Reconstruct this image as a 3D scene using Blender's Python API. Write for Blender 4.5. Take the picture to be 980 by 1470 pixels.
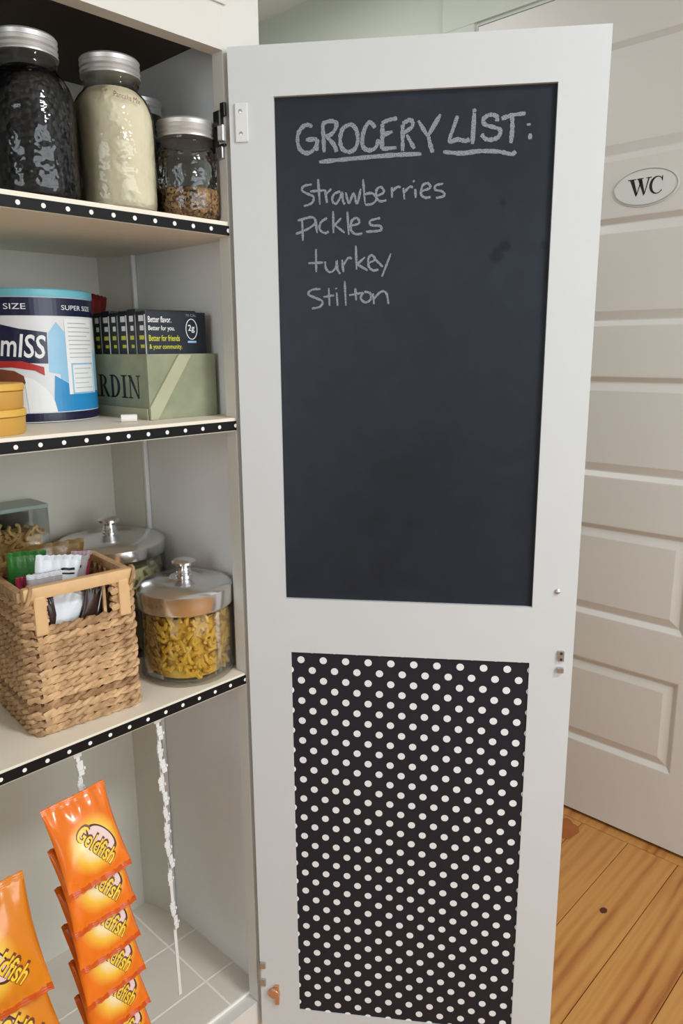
import bpy, bmesh, math, random
from mathutils import Vector, Matrix
random.seed(7)
for o in list(bpy.data.objects): bpy.data.objects.remove(o)
SC = bpy.context.scene
COL = SC.collection

# ------------------------------------------------------------------ camera
YAW, PITCH, ROLL, FPX = 0.8128992, -0.2151015, -0.0074589, 1067.8947
fw = Vector((math.sin(YAW)*math.cos(PITCH), math.cos(YAW)*math.cos(PITCH), math.sin(PITCH)))
r0 = Vector((math.cos(YAW), -math.sin(YAW), 0)); u0 = r0.cross(fw)
rt = math.cos(ROLL)*r0 + math.sin(ROLL)*u0; up = -math.sin(ROLL)*r0 + math.cos(ROLL)*u0
cd = bpy.data.cameras.new('camera'); cam = bpy.data.objects.new('camera', cd); COL.objects.link(cam)
cd.sensor_fit = 'HORIZONTAL'; cd.sensor_width = 36; cd.lens = FPX/980*36; cd.clip_start = .01
m = Matrix((rt, up, -fw)).transposed().to_4x4(); m.translation = Vector((-.5985133, -.75, 1.316)); cam.matrix_world = m
SC.camera = cam

# ------------------------------------------------------------------ world, daylight and exposure
SC.view_settings.view_transform = 'Standard'; SC.view_settings.look = 'None'
SC.view_settings.gamma = 1; SC.view_settings.use_curve_mapping = False
SC.view_settings.exposure = -0.06
wd = bpy.data.worlds.new('world'); SC.world = wd; wd.use_nodes = True
wd.node_tree.nodes['Background'].inputs[0].default_value = (.78, .88, 1, 1)
wd.node_tree.nodes['Background'].inputs[1].default_value = 1.0
def window_light(name, loc, rot, sx, sy, power, col):
    l = bpy.data.lights.new(name, 'AREA'); l.shape = 'RECTANGLE'; l.size = sx; l.size_y = sy; l.energy = power; l.color = col
    o = bpy.data.objects.new(name, l); COL.objects.link(o); o.location = loc; o.rotation_euler = rot
    return o
# daylight just outside the two windows of the room (behind and to the left of the photographer)
window_light('daylight_rear', (.0, -3.18, 1.5), (math.pi/2, 0, 0), 2.4, 1.5, 58, (.92, .965, 1))
window_light('daylight_left', (-3.18, -1.3, 1.55), (math.pi/2, 0, -math.pi/2), 1.5, 1.4, 32, (.90, .955, 1))

LAMP1, PASSAGE_FILL = 27, 4.5      # kitchen ceiling lamp and added passage fill (built further down)

# ------------------------------------------------------------------ materials
MATS = {}
def nt(name):
    mt = bpy.data.materials.new(name); mt.use_nodes = True
    n = mt.node_tree; b = n.nodes['Principled BSDF']; MATS[name] = mt
    return mt, n, b
def lk(n, a, b): n.links.new(a, b)
def node(n, t, **kw):
    x = n.nodes.new(t)
    for k, v in kw.items(): setattr(x, k, v)
    return x
def srgb(r, g, b):
    f = lambda c: (c/12.92 if c <= .04045 else ((c+.055)/1.055)**2.4)
    return (f(r/255), f(g/255), f(b/255), 1)
def mathn(n, op, a, b=None, c=None):
    x = node(n, 'ShaderNodeMath', operation=op)
    for i, v in enumerate((a, b, c)):
        if v is None: continue
        if isinstance(v, (int, float)): x.inputs[i].default_value = v
        else: lk(n, v, x.inputs[i])
    return x.outputs[0]
def mixc(n, f, a, b):
    x = node(n, 'ShaderNodeMix', data_type='RGBA')
    for s, v in ((x.inputs[0], f), (x.inputs[6], a), (x.inputs[7], b)):
        if isinstance(v, (tuple, list)): s.default_value = v
        elif isinstance(v, (int, float)): s.default_value = v
        else: lk(n, v, s)
    return x.outputs[2]
def noise(n, scale, detail=3, vec=None, rough=.5, out=0):
    x = node(n, 'ShaderNodeTexNoise'); x.inputs['Scale'].default_value = scale; x.inputs['Detail'].default_value = detail
    x.inputs['Roughness'].default_value = rough
    if vec is not None: lk(n, vec, x.inputs['Vector'])
    return x.outputs[out]
def ramp(n, f, stops):
    x = node(n, 'ShaderNodeValToRGB'); e = x.color_ramp.elements
    while len(e) < len(stops): e.new(.5)
    for i, (p, c) in enumerate(stops): e[i].position = p; e[i].color = c
    lk(n, f, x.inputs[0]); return x.outputs[0]
def bump(n, b, h, strength=.3, dist=.002):
    x = node(n, 'ShaderNodeBump'); x.inputs['Strength'].default_value = strength; x.inputs['Distance'].default_value = dist
    lk(n, h, x.inputs['Height']); lk(n, x.outputs[0], b.inputs['Normal'])
def objco(n): return node(n, 'ShaderNodeTexCoord').outputs['Object']
def plain(name, col, rough=.5, metal=0, var=.06, scale=30, bmp=0, spec=.5):
    mt, n, b = nt(name)
    c = objco(n); f = noise(n, scale, 4, c)
    dark = tuple(x*(1-var) for x in col[:3])+(1,); lite = tuple(min(1, x*(1+var)) for x in col[:3])+(1,)
    lk(n, mixc(n, f, dark, lite), b.inputs['Base Color'])
    b.inputs['Roughness'].default_value = rough; b.inputs['Metallic'].default_value = metal
    b.inputs['Specular IOR Level'].default_value = spec
    if bmp: bump(n, b, noise(n, scale*6, 3, c), bmp, .001)
    return mt
plain('white_paint', srgb(210, 212, 212), .42, 0, .02, 9, .05)
plain('cabinet_paint', srgb(216, 213, 206), .45, 0, .02, 7, .05)
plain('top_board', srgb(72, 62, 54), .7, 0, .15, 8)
plain('inside_paint', srgb(232, 233, 232), .55, 0, .04, 6, .05)
plain('back_paint', srgb(204, 202, 190), .6, 0, .05, 5, .08)
plain('shelf_paint', srgb(240, 230, 212), .5, 0, .03, 10, .05)
plain('wc_paint', srgb(219, 215, 209), .38, 0, .02, 6, .04)
plain('wall_paint', srgb(214, 220, 210), .7, 0, .02, 4, .05)
plain('ceiling_paint', srgb(226, 228, 224), .8, 0, .02, 4, .05)
plain('room_paint', srgb(236, 236, 234), .7, 0, .02, 4, 0)
plain('grout', srgb(244, 240, 232), .8, 0, .05, 60, .1)
plain('tile', srgb(220, 212, 200), .35, 0, .05, 14)
plain('lid_zinc', srgb(208, 206, 204), .42, .7, .06, 25)
plain('steel', srgb(232, 232, 234), .2, 1, .03, 12)
plain('hinge_metal', srgb(200, 200, 200), .32, .9, .05, 40)
plain('hinge_black', srgb(30, 32, 28), .4, .3, .2, 80)
plain('hinge_copper', srgb(214, 162, 124), .35, .6, .15, 60)
plain('white_plastic', srgb(226, 225, 223), .35, 0, .03, 30)
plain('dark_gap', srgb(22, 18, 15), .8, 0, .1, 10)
plain('flour', srgb(232, 220, 192), .85, 0, .05, 40, .1)
mt, n, b = nt('grain'); vo = node(n, 'ShaderNodeTexVoronoi'); vo.inputs['Scale'].default_value = 380; lk(n, objco(n), vo.inputs['Vector'])
sx = node(n, 'ShaderNodeSeparateColor'); lk(n, vo.outputs['Color'], sx.inputs[0])
lk(n, ramp(n, sx.outputs[0], [(.05, srgb(58, 38, 22)), (.45, srgb(140, 100, 58)), (.95, srgb(190, 150, 98))]), b.inputs['Base Color']); b.inputs['Roughness'].default_value = .8
bump(n, b, vo.outputs['Distance'], .5, .002)
plain('navy', srgb(22, 24, 58), .3, 0, .06, 30)
plain('aqua_plastic', srgb(120, 196, 214), .35, 0, .03, 20)
plain('print_white', srgb(236, 236, 236), .4, 0, .02, 30)
plain('print_black', srgb(18, 18, 20), .5, 0, .05, 30)
plain('print_grey', srgb(150, 152, 160), .5, 0, .05, 30)
plain('print_red', srgb(178, 42, 40), .4, 0, .15, 60)
plain('print_blue', srgb(38, 138, 196), .35, 0, .12, 40)
plain('print_pale_blue', srgb(150, 196, 224), .35, 0, .12, 40)
plain('print_cream', srgb(222, 222, 224), .4, 0, .03, 40)
plain('print_brown', srgb(118, 62, 38), .35, 0, .3, 50)
plain('print_yellow', srgb(206, 206, 60), .4, 0, .05, 40)
plain('print_gold', srgb(246, 206, 60), .35, 0, .06, 60)
plain('crate_green', srgb(144, 148, 120), .6, 0, .3, 34, .15)
plain('crate_strap', srgb(176, 176, 146), .65, 0, .1, 40, .1)
plain('box_green', srgb(28, 42, 34), .4, 0, .25, 50)
plain('box_navy', srgb(26, 30, 44), .4, 0, .2, 50)
plain('box_top', srgb(70, 78, 66), .5, 0, .2, 50)
plain('red_wrap', srgb(120, 24, 26), .3, 0, .2, 40)
plain('yellow_tub', srgb(206, 158, 74), .45, 0, .08, 25)
plain('yellow_tub_lid', srgb(224, 178, 84), .45, 0, .08, 25)
plain('pale_wood', srgb(218, 178, 128), .5, 0, .12, 60, .1)
plain('wrap_white', srgb(222, 226, 232), .3, 0, .05, 60)
plain('wrap_grey', srgb(168, 160, 162), .28, 0, .15, 60)
plain('wrap_pink', srgb(150, 40, 70), .3, 0, .2, 60)
plain('wrap_brown', srgb(58, 40, 34), .3, 0, .25, 60)
plain('wrap_olive', srgb(112, 84, 34), .35, 0, .3, 40, .2)
plain('wrap_green', srgb(48, 116, 44), .35, 0, .4, 90, .3)
plain('wrap_peach', srgb(226, 180, 130), .35, 0, .1, 60)
plain('pasta_yellow', srgb(224, 176, 62), .45, 0, .15, 120)
plain('pasta_pale', srgb(206, 196, 150), .5, 0, .12, 120)
plain('nuts', srgb(220, 178, 116), .5, 0, .3, 120, .3)
plain('clear_lid', srgb(150, 166, 160), .3, 0, .1, 30)
plain('chalk_stick', srgb(240, 236, 232), .9, 0, .04, 80, .1)
plain('plaque', srgb(222, 222, 218), .22, 0, .02, 30)
plain('plaque_rim', srgb(170, 172, 168), .3, .2, .05, 30)

def rnd_mat(name, dark, lite, rough, scale, bmp=0, stretch=None):
    mt, n, b = nt(name); c = objco(n)
    if stretch:
        mp = node(n, 'ShaderNodeMapping'); mp.inputs['Scale'].default_value = stretch; lk(n, c, mp.inputs[0]); c = mp.outputs[0]
    inf = node(n, 'ShaderNodeObjectInfo').outputs['Random']
    f = mathn(n, 'ADD', mathn(n, 'MULTIPLY', noise(n, scale, 4, c), .75), mathn(n, 'MULTIPLY', inf, .25))
    lk(n, ramp(n, f, [(.3, dark), (.68, lite)]), b.inputs['Base Color']); b.inputs['Roughness'].default_value = rough
    if bmp: bump(n, b, noise(n, scale*3, 3, c), bmp, .001)
rnd_mat('rush', srgb(132, 94, 60), srgb(220, 182, 136), .65, 55, .5)

# pine boards: long grain, amber, with knots
mt, n, b = nt('pine')
c = objco(n); inf = node(n, 'ShaderNodeObjectInfo').outputs['Random']
off = node(n, 'ShaderNodeCombineXYZ'); lk(n, mathn(n, 'MULTIPLY', inf, 37.0), off.inputs[0]); lk(n, mathn(n, 'MULTIPLY', inf, 11.0), off.inputs[1])
va = node(n, 'ShaderNodeVectorMath', operation='ADD'); lk(n, c, va.inputs[0]); lk(n, off.outputs[0], va.inputs[1])
mp = node(n, 'ShaderNodeMapping'); mp.inputs['Scale'].default_value = (.9, 9, 1); lk(n, va.outputs[0], mp.inputs[0])
g = noise(n, 1.5, 5, mp.outputs[0], .55)
wv = node(n, 'ShaderNodeTexWave', wave_type='BANDS', bands_direction='Y'); wv.inputs['Scale'].default_value = 1.3; wv.inputs['Distortion'].default_value = 9; wv.inputs['Detail'].default_value = 3; wv.inputs['Detail Scale'].default_value = .6
lk(n, mp.outputs[0], wv.inputs[0])
f = mathn(n, 'ADD', mathn(n, 'MULTIPLY', g, .86), mathn(n, 'MULTIPLY', wv.outputs['Fac'], .14))
base = ramp(n, f, [(.30, srgb(158, 96, 46)), (.39, srgb(190, 134, 72)), (.55, srgb(208, 158, 92)), (.70, srgb(200, 146, 80)), (.78, srgb(162, 100, 50))])
tint = mixc(n, inf, srgb(208, 146, 84), srgb(220, 172, 100))
basec = node(n, 'ShaderNodeMix', data_type='RGBA', blend_type='MULTIPLY'); basec.inputs[0].default_value = .35
lk(n, base, basec.inputs[6]); lk(n, tint, basec.inputs[7])
lk(n, basec.outputs[2], b.inputs['Base Color']); b.inputs['Roughness'].default_value = .38
bump(n, b, f, .08, .001)
plain('pine_knot', srgb(84, 36, 14), .4, 0, .3, 200)
plain('pine_dark', srgb(164, 92, 40), .35, 0, .2, 30)

# slate-black chalkboard
mt, n, b = nt('chalkboard'); c = objco(n)
f = noise(n, 4, 5, c); f2 = noise(n, 45, 4, c)
ff = mathn(n, 'ADD', mathn(n, 'MULTIPLY', f, .7), mathn(n, 'MULTIPLY', f2, .3))
cb0 = ramp(n, ff, [(.3, srgb(24, 28, 36)), (.7, srgb(40, 46, 57))])
for sx_, sz_, rr_ in ((.2957, 1.4224, .017), (.305, 1.431, .012), (.349, 1.432, .011), (.30, 1.478, .007), (.36, 1.40, .02)):   # rubbed-out smudges
    ds = node(n, 'ShaderNodeVectorMath', operation='DISTANCE'); lk(n, c, ds.inputs[0]); ds.inputs[1].default_value = (sx_, .005, sz_)
    k_ = ramp(n, mathn(n, 'ADD', mathn(n, 'DIVIDE', ds.outputs['Value'], rr_), mathn(n, 'MULTIPLY', f2, .8)), [(.7, (.75,)*3+(1,)), (1.0, (0, 0, 0, 1))])
    cb0 = mixc(n, k_, cb0, srgb(16, 18, 22))
lk(n, cb0, b.inputs['Base Color']); b.inputs['Roughness'].default_value = .45; b.inputs['Specular IOR Level'].default_value = .3
# chalk: broken by the board's tooth
mt, n, b = nt('chalk'); c = objco(n)
b.inputs['Base Color'].default_value = srgb(194, 198, 206); b.inputs['Roughness'].default_value = .95
tr = node(n, 'ShaderNodeBsdfTransparent'); mx = node(n, 'ShaderNodeMixShader')
lk(n, ramp(n, noise(n, 900, 2, c), [(.36, (.30,)*3+(1,)), (.64, (.60,)*3+(1,))]), mx.inputs[0])
lk(n, tr.outputs[0], mx.inputs[1]); lk(n, b.outputs[0], mx.inputs[2]); lk(n, mx.outputs[0], n.nodes['Material Output'].inputs[0])

def dots_mat(name, period_x, period_z, r, single_row, bg, fg, ox=0, oz=0):
    mt, n, b = nt(name); sp = node(n, 'ShaderNodeSeparateXYZ'); lk(n, objco(n), sp.inputs[0])
    def cell(v, p, o):
        q = mathn(n, 'DIVIDE', mathn(n, 'ADD', v, o), p)
        return mathn(n, 'MULTIPLY', mathn(n, 'SUBTRACT', mathn(n, 'FRACT', q), .5), p)
    def dist(dx, dz):
        a = cell(sp.outputs[0], period_x, dx)
        if single_row: d2 = mathn(n, 'SUBTRACT', sp.outputs[2], -oz)
        else: d2 = cell(sp.outputs[2], period_z, dz)
        return mathn(n, 'SQRT', mathn(n, 'ADD', mathn(n, 'MULTIPLY', a, a), mathn(n, 'MULTIPLY', d2, d2)))
    d = dist(ox, oz)
    if not single_row: d = mathn(n, 'MINIMUM', d, dist(ox+period_x/2, oz+period_z/2))
    k = mathn(n, 'LESS_THAN', d, r)
    lk(n, mixc(n, k, bg, fg), b.inputs['Base Color']); b.inputs['Roughness'].default_value = .55; b.inputs['Specular IOR Level'].default_value = .25
# ribbon on the shelf edges and paper in the lower door panel
dots_mat('dotted_ribbon', .0255, 1, .0024, True, srgb(9, 8, 9), srgb(240, 236, 232), ox=.0273+.01275, oz=0)
dots_mat('dotted_paper', .0302, .0298, .0049, False, srgb(36, 36, 43), srgb(236, 236, 236), ox=-.0555+.0151, oz=-.9088+.0149)

# clear glass: see-through shell with a Fresnel reflection
def glass(name, tint, bmp=0, scale=40, gl=1.0, body=.0):
    mt, n, b = nt(name)
    t = node(n, 'ShaderNodeBsdfTransparent'); t.inputs[0].default_value = tint
    gs = node(n, 'ShaderNodeBsdfGlossy'); gs.inputs['Roughness'].default_value = .04
    fr = node(n, 'ShaderNodeFresnel'); fr.inputs['IOR'].default_value = 1.5
    if bmp:
        bp = node(n, 'ShaderNodeBump'); bp.inputs['Strength'].default_value = bmp; bp.inputs['Distance'].default_value = .004
        lk(n, noise(n, scale, 2, objco(n)), bp.inputs['Height']); lk(n, bp.outputs[0], gs.inputs['Normal']); lk(n, bp.outputs[0], fr.inputs['Normal'])
    mx = node(n, 'ShaderNodeMixShader'); lk(n, mathn(n, 'MULTIPLY', fr.outputs[0], gl), mx.inputs[0])
    lk(n, t.outputs[0], mx.inputs[1]); lk(n, gs.outputs[0], mx.inputs[2]); lk(n, mx.outputs[0], n.nodes['Material Output'].inputs[0])
glass('jar_glass', (.95, .96, .95, 1), .75, 55, 1.0)
glass('canister_glass', (.97, .98, .975, 1), 0, 30, .55)
glass('pane_glass', (.97, .98, .98, 1))
glass('box_plastic', (.95, .97, .965, 1), .1, 20, .5)

# dark beans
mt, n, b = nt('beans'); vo = node(n, 'ShaderNodeTexVoronoi'); vo.inputs['Scale'].default_value = 170; lk(n, objco(n), vo.inputs['Vector'])
lk(n, ramp(n, vo.outputs['Distance'], [(.0, srgb(34, 26, 32)), (.5, srgb(10, 8, 10))]), b.inputs['Base Color']); b.inputs['Roughness'].default_value = .45; b.inputs['Specular IOR Level'].default_value = .25
inv = mathn(n, 'SUBTRACT', 1.0, vo.outputs['Distance']); bump(n, b, inv, .5, .003)

# orange foil bag: printed glow around the middle of the front (UV)
def bag_mat(name, cu, cv, orange, deep):
    mt, n, b = nt(name); uv = node(n, 'ShaderNodeTexCoord').outputs['UV']; sp = node(n, 'ShaderNodeSeparateXYZ'); lk(n, uv, sp.inputs[0])
    def ell(u, v, ru, rv, ang):
        a = mathn(n, 'SUBTRACT', sp.outputs[0], u); c2 = mathn(n, 'MULTIPLY', mathn(n, 'SUBTRACT', sp.outputs[1], v), 1.35)
        ca, sa = math.cos(ang), math.sin(ang)
        x = mathn(n, 'DIVIDE', mathn(n, 'ADD', mathn(n, 'MULTIPLY', a, ca), mathn(n, 'MULTIPLY', c2, sa)), ru)
        y = mathn(n, 'DIVIDE', mathn(n, 'SUBTRACT', mathn(n, 'MULTIPLY', c2, ca), mathn(n, 'MULTIPLY', a, sa)), rv)
        return mathn(n, 'SQRT', mathn(n, 'ADD', mathn(n, 'MULTIPLY', x, x), mathn(n, 'MULTIPLY', y, y)))
    d = ell(cu, cv, .47, .47, 0)
    col = ramp(n, d, [(.35, srgb(250, 240, 190)), (.62, srgb(248, 204, 70)), (.95, orange)])
    jj = noise(n, 7, 3, uv)
    col = mixc(n, mathn(n, 'MULTIPLY', jj, .3), col, deep)
    e1 = ell(cu+.12, cv+.02, .30, .15, -.95)     # pale oval with a dark outline
    col = mixc(n, mathn(n, 'LESS_THAN', e1, 1.0), col, srgb(70, 44, 30))
    col = mixc(n, mathn(n, 'LESS_THAN', e1, .86), col, srgb(236, 204, 200))
    lk(n, col, b.inputs['Base Color']); b.inputs['Roughness'].default_value = .24
    b.inputs['Coat Weight'].default_value = .4; b.inputs['Coat Roughness'].default_value = .15
bag_mat('bag_print', .54, .43, srgb(240, 122, 24), srgb(224, 92, 14))
bag_mat('bag_print_left', .30, .45, srgb(226, 134, 24), srgb(200, 100, 12))
plain('bag_back', srgb(206, 78, 16), .28, 0, .15, 50)
plain('bag_side_print', srgb(226, 138, 26), .25, 0, .12, 30)

# ------------------------------------------------------------------ mesh helpers
class MB:
    def __init__(self): self.v = []; self.f = []; self.uv = {}; self.mi = []
    def add(self, vs, fs):
        o = len(self.v); self.v += [tuple(p) for p in vs]; self.f += [tuple(i+o for i in q) for q in fs]; return o
    def box(self, a, b_, bev=0):
        if bev <= 0:
            (x0, y0, z0), (x1, y1, z1) = a, b_
            self.add([(x0,y0,z0),(x1,y0,z0),(x1,y1,z0),(x0,y1,z0),(x0,y0,z1),(x1,y0,z1),(x1,y1,z1),(x0,y1,z1)],
                     [(0,3,2,1),(4,5,6,7),(0,1,5,4),(1,2,6,5),(2,3,7,6),(3,0,4,7)])
        else:
            bm = bmesh.new(); bmesh.ops.create_cube(bm, size=1)
            for v in bm.verts: v.co = Vector([(a[i]+b_[i])/2 + v.co[i]*(b_[i]-a[i]) for i in range(3)])
            bmesh.ops.bevel(bm, geom=bm.edges[:], offset=bev, segments=2, profile=.6, affect='EDGES')
            bm.verts.index_update(); self.add([v.co[:] for v in bm.verts], [[v.index for v in f.verts] for f in bm.faces]); bm.free()
        return self
    def lathe(self, prof, seg=40, c=(0,0,0)):
        vs = []; fs = []; k = len(prof)
        for i in range(seg):
            a = 2*math.pi*i/seg
            for r, z in prof: vs.append((c[0]+r*math.cos(a), c[1]+r*math.sin(a), c[2]+z))
        for i in range(seg):
            j = (i+1) % seg
            for q in range(k-1):
                fs.append((i*k+q, j*k+q, j*k+q+1, i*k+q+1))
        if prof[0][0] > 1e-6: fs.append(tuple(i*k for i in reversed(range(seg))))
        if prof[-1][0] > 1e-6: fs.append(tuple(i*k+k-1 for i in range(seg)))
        self.add(vs, fs); return self
    def tube(self, pts, r, seg=8, closed=False, cap=True):
        P = [Vector(p) for p in pts]; nP = len(P); vs = []; fs = []
        rr = r if isinstance(r, (list, tuple)) else [r]*nP
        t0 = (P[1]-P[0]).normalized(); nrm = t0.orthogonal().normalized()
        for i in range(nP):
            t = ((P[(i+1) % nP]-P[i-1]) if (closed or 0 < i < nP-1) else (P[1]-P[0] if i == 0 else P[-1]-P[-2])).normalized()
            nrm = (nrm - t*nrm.dot(t)).normalized(); bn = t.cross(nrm)
            for s in range(seg):
                a = 2*math.pi*s/seg; vs.append(P[i]+rr[i]*(math.cos(a)*nrm+math.sin(a)*bn))
        for i in range(nP if closed else nP-1):
            j = (i+1) % nP
            for s in range(seg): fs.append((i*seg+s, i*seg+(s+1) % seg, j*seg+(s+1) % seg, j*seg+s))
        if cap and not closed: fs += [tuple(reversed(range(seg))), tuple((nP-1)*seg+s for s in range(seg))]
        self.add(vs, fs); return self
    def prism(self, poly, fn, th):
        """poly (u,v) list; fn(u,v,h) -> point; h = 0 front, th back"""
        k = len(poly); vs = [fn(u, v, 0) for u, v in poly]+[fn(u, v, th) for u, v in poly]
        self.add(vs, [tuple(range(k)), tuple(reversed(range(k, 2*k)))]+[(i, i+k, (i+1) % k+k, (i+1) % k) for i in range(k)]); return self
    def mesh(self, name, smooth=False):
        me = bpy.data.meshes.new(name); me.from_pydata(self.v, [], self.f); me.update()
        bm = bmesh.new(); bm.from_mesh(me); bmesh.ops.recalc_face_normals(bm, faces=bm.faces[:]); bm.to_mesh(me); bm.free()
        if smooth:
            for p in me.polygons: p.use_smooth = True
            try: me.set_sharp_from_angle(angle=math.radians(38))
            except Exception: pass
        return me
    def build(self, name, mat, parent=None, smooth=False, loc=None, rot=None):
        return link(name, self.mesh(name, smooth), mat, parent, loc, rot)
def link(name, me, mat, parent=None, loc=None, rot=None):
    o = bpy.data.objects.new(name, me); COL.objects.link(o)
    if mat and not me.materials: me.materials.append(MATS[mat])
    if parent: o.parent = parent
    if loc: o.location = loc
    if rot: o.rotation_euler = rot
    return o
def empty(name, loc=(0,0,0), rz=0, rot=None):
    o = bpy.data.objects.new(name, None); o.empty_display_size = .05; COL.objects.link(o); o.location = loc
    o.rotation_euler = rot if rot else (0, 0, rz); return o
def tag(o, label, cat, group=None):
    o['label'] = label; o['category'] = cat
    if group: o['group'] = group
    return o
def struct(o, label=None):
    o['kind'] = 'structure'
    if label: o['label'] = label
    return o
def bx(name, a, b_, mat, parent=None, bev=0, smooth=False): return MB().box(a, b_, bev).build(name, mat, parent, smooth)
def text_mesh(s, size=1, bold=0, res=3, shear=0):
    cu = bpy.data.curves.new('t', 'FONT'); cu.body = s; cu.size = size; cu.resolution_u = res; cu.offset = bold; cu.shear = shear
    o = bpy.data.objects.new('t', cu); COL.objects.link(o); dg = bpy.context.evaluated_depsgraph_get(); dg.update()
    me = o.evaluated_get(dg).to_mesh(); vs = [tuple(v.co) for v in me.vertices]; fs = [tuple(p.vertices) for p in me.polygons]
    o.evaluated_get(dg).to_mesh_clear(); bpy.data.objects.remove(o); bpy.data.curves.remove(cu)
    return vs, fs
def decal_text(name, s, fn, mat, parent, w, h, bold=0, ang=0, at=(0,0), shear=0):
    """text fitted into w x h (metres) in a (u,v) plane, mapped by fn(u,v)"""
    vs, fs = text_mesh(s, 1, bold, 3, shear)
    x0 = min(v[0] for v in vs); x1 = max(v[0] for v in vs); y0 = min(v[1] for v in vs); y1 = max(v[1] for v in vs)
    ca, sa = math.cos(ang), math.sin(ang); out = []
    for v in vs:
        u = (v[0]-x0)/(x1-x0)*w; q = (v[1]-y0)/(y1-y0)*h
        out.append(fn(at[0]+u*ca-q*sa, at[1]+u*sa+q*ca))
    me = bpy.data.meshes.new(name); me.from_pydata(out, [], fs); me.update()
    return link(name, me, mat, parent)
def catmull(P, k=6):
    if len(P) < 3: return [tuple(P[0][i]+(P[1][i]-P[0][i])*t/4 for i in (0, 1)) for t in range(5)]
    Q = [P[0]]+list(P)+[P[-1]]; out = []
    for i in range(1, len(Q)-2):
        for s in range(k):
            t = s/k; a, b_, c, d = Q[i-1], Q[i], Q[i+1], Q[i+2]
            out.append(tuple(.5*((2*b_[j])+(-a[j]+c[j])*t+(2*a[j]-5*b_[j]+4*c[j]-d[j])*t*t+(-a[j]+3*b_[j]-3*c[j]+d[j])*t**3) for j in (0, 1)))
    out.append(tuple(P[-1])); return out

# ------------------------------------------------------------------ the room
X0, X1, Y0, Y1, ZC = -3.0, 1.253, -3.0, 1.42, 2.395
fl = struct(MB().box((X0-.2, Y0-.2, -.06), (X1+.25, Y1+.2, -.021)).build('floor', 'pine_dark'), 'amber pine board floor')
PW = .1313
pm = MB().box((0, .0009, -.02), (X1-.028-X0, PW-.0009, 0), .0009).mesh('plank'); pm.materials.append(MATS['pine'])
y = -.0853 - PW*22
while y < Y1-.001:
    o = bpy.data.objects.new('plank', pm); COL.objects.link(o); o.parent = fl; o.location = (X0, y, 0)
    y += PW
# a round knot and a dark resinous streak in the boards near the WC door
def disc(name, c, rx, ry, mat, parent, z=.0004, seg=20, wob=.08):
    vs = [(c[0]+rx*(1+random.uniform(-wob, wob))*math.cos(2*math.pi*i/seg), c[1]+ry*(1+random.uniform(-wob, wob))*math.sin(2*math.pi*i/seg), z) for i in range(seg)]
    b_ = MB(); b_.add(vs, [tuple(range(seg))]); return b_.build(name, mat, parent)
disc('knot', (.942, -.145), .011, .0085, 'pine_knot', fl)
disc('knot', (1.165, .075), .05, .038, 'pine_dark', fl, wob=.2)
bx('threshold', (X1-.027, -.36, -.02), (X1+.12, .58, .001), 'pine', fl, .001)

# right wall with the WC doorway
DY0, DY1, DZ = -.272, .49, 2.147
wr = MB()
wr.box((X1+.004, Y0-.2, -.06), (X1+.14, DY0-.004, ZC)); wr.box((X1+.004, DY1+.004, -.06), (X1+.14, Y1+.2, ZC)); wr.box((X1+.004, DY0-.004, DZ+.004), (X1+.14, DY1+.004, ZC))
struct(wr.build('wall_right', 'wall_paint'))
struct(bx('wall_back', (X0-.2, Y1, -.06), (X1+.004, Y1+.14, ZC), 'wall_paint'))
struct(bx('wall_partition', (X0-.2, .3255, -.02), (.0, .44, ZC), 'wall_paint'))
struct(bx('ceiling', (X0-.2, Y0-.2, ZC), (X1+.3, Y1+.2, ZC+.1), 'ceiling_paint'))
def holed_wall(name, axis, c, th, lo, hi, h0, h1, z0, z1):
    w = MB()
    def bb(a0, a1, zz0, zz1):
        if axis == 'y': w.box((a0, c-th, zz0), (a1, c, zz1))
        else: w.box((c-th, a0, zz0), (c, a1, zz1))
    bb(lo, h0, -.06, ZC); bb(h1, hi, -.06, ZC); bb(h0, h1, -.06, z0); bb(h0, h1, z1, ZC)
    return struct(w.build(name, 'room_paint'))
holed_wall('wall_front', 'y', Y0, .14, X0-.2, X1+.14, -1.15, 1.15, .80, 2.2)
holed_wall('wall_left', 'x', X0, .14, Y0-.2, Y1+.2, -2.0, -.6, .85, 2.2)
def window(name, axis, c, a0, a1, z0, z1):
    f = MB()
    def bb(p0, p1, q0, q1, d=.05):
        if axis == 'y': f.box((p0, c-.1, q0), (p1, c-.1+d, q1))
        else: f.box((c-.1, p0, q0), (c-.1+d, p1, q1))
    t = .05; bb(a0, a1, z0, z0+t); bb(a0, a1, z1-t, z1); bb(a0, a0+t, z0, z1); bb(a1-t, a1, z0, z1)
    mz = (z0+z1)/2; ma = (a0+a1)/2; bb(a0, a1, mz-.025, mz+.025, .04); bb(ma-.012, ma+.012, z0, z1, .03)
    o = struct(f.build(name, 'white_paint'))
    for p0, p1 in ((a0+t, ma-.012), (ma+.012, a1-t)):
        for q0, q1 in ((z0+t, mz-.025), (mz+.025, z1-t)):
            if axis == 'y': bx('pane', (p0, c-.085, q0), (p1, c-.081, q1), 'pane_glass', o)
            else: bx('pane', (c-.085, p0, q0), (c-.081, p1, q1), 'pane_glass', o)
window('window_1', 'y', Y0, -1.15, 1.15, .80, 2.2)
window('window_2', 'x', X0, -2.0, -.6, .85, 2.2)
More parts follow.
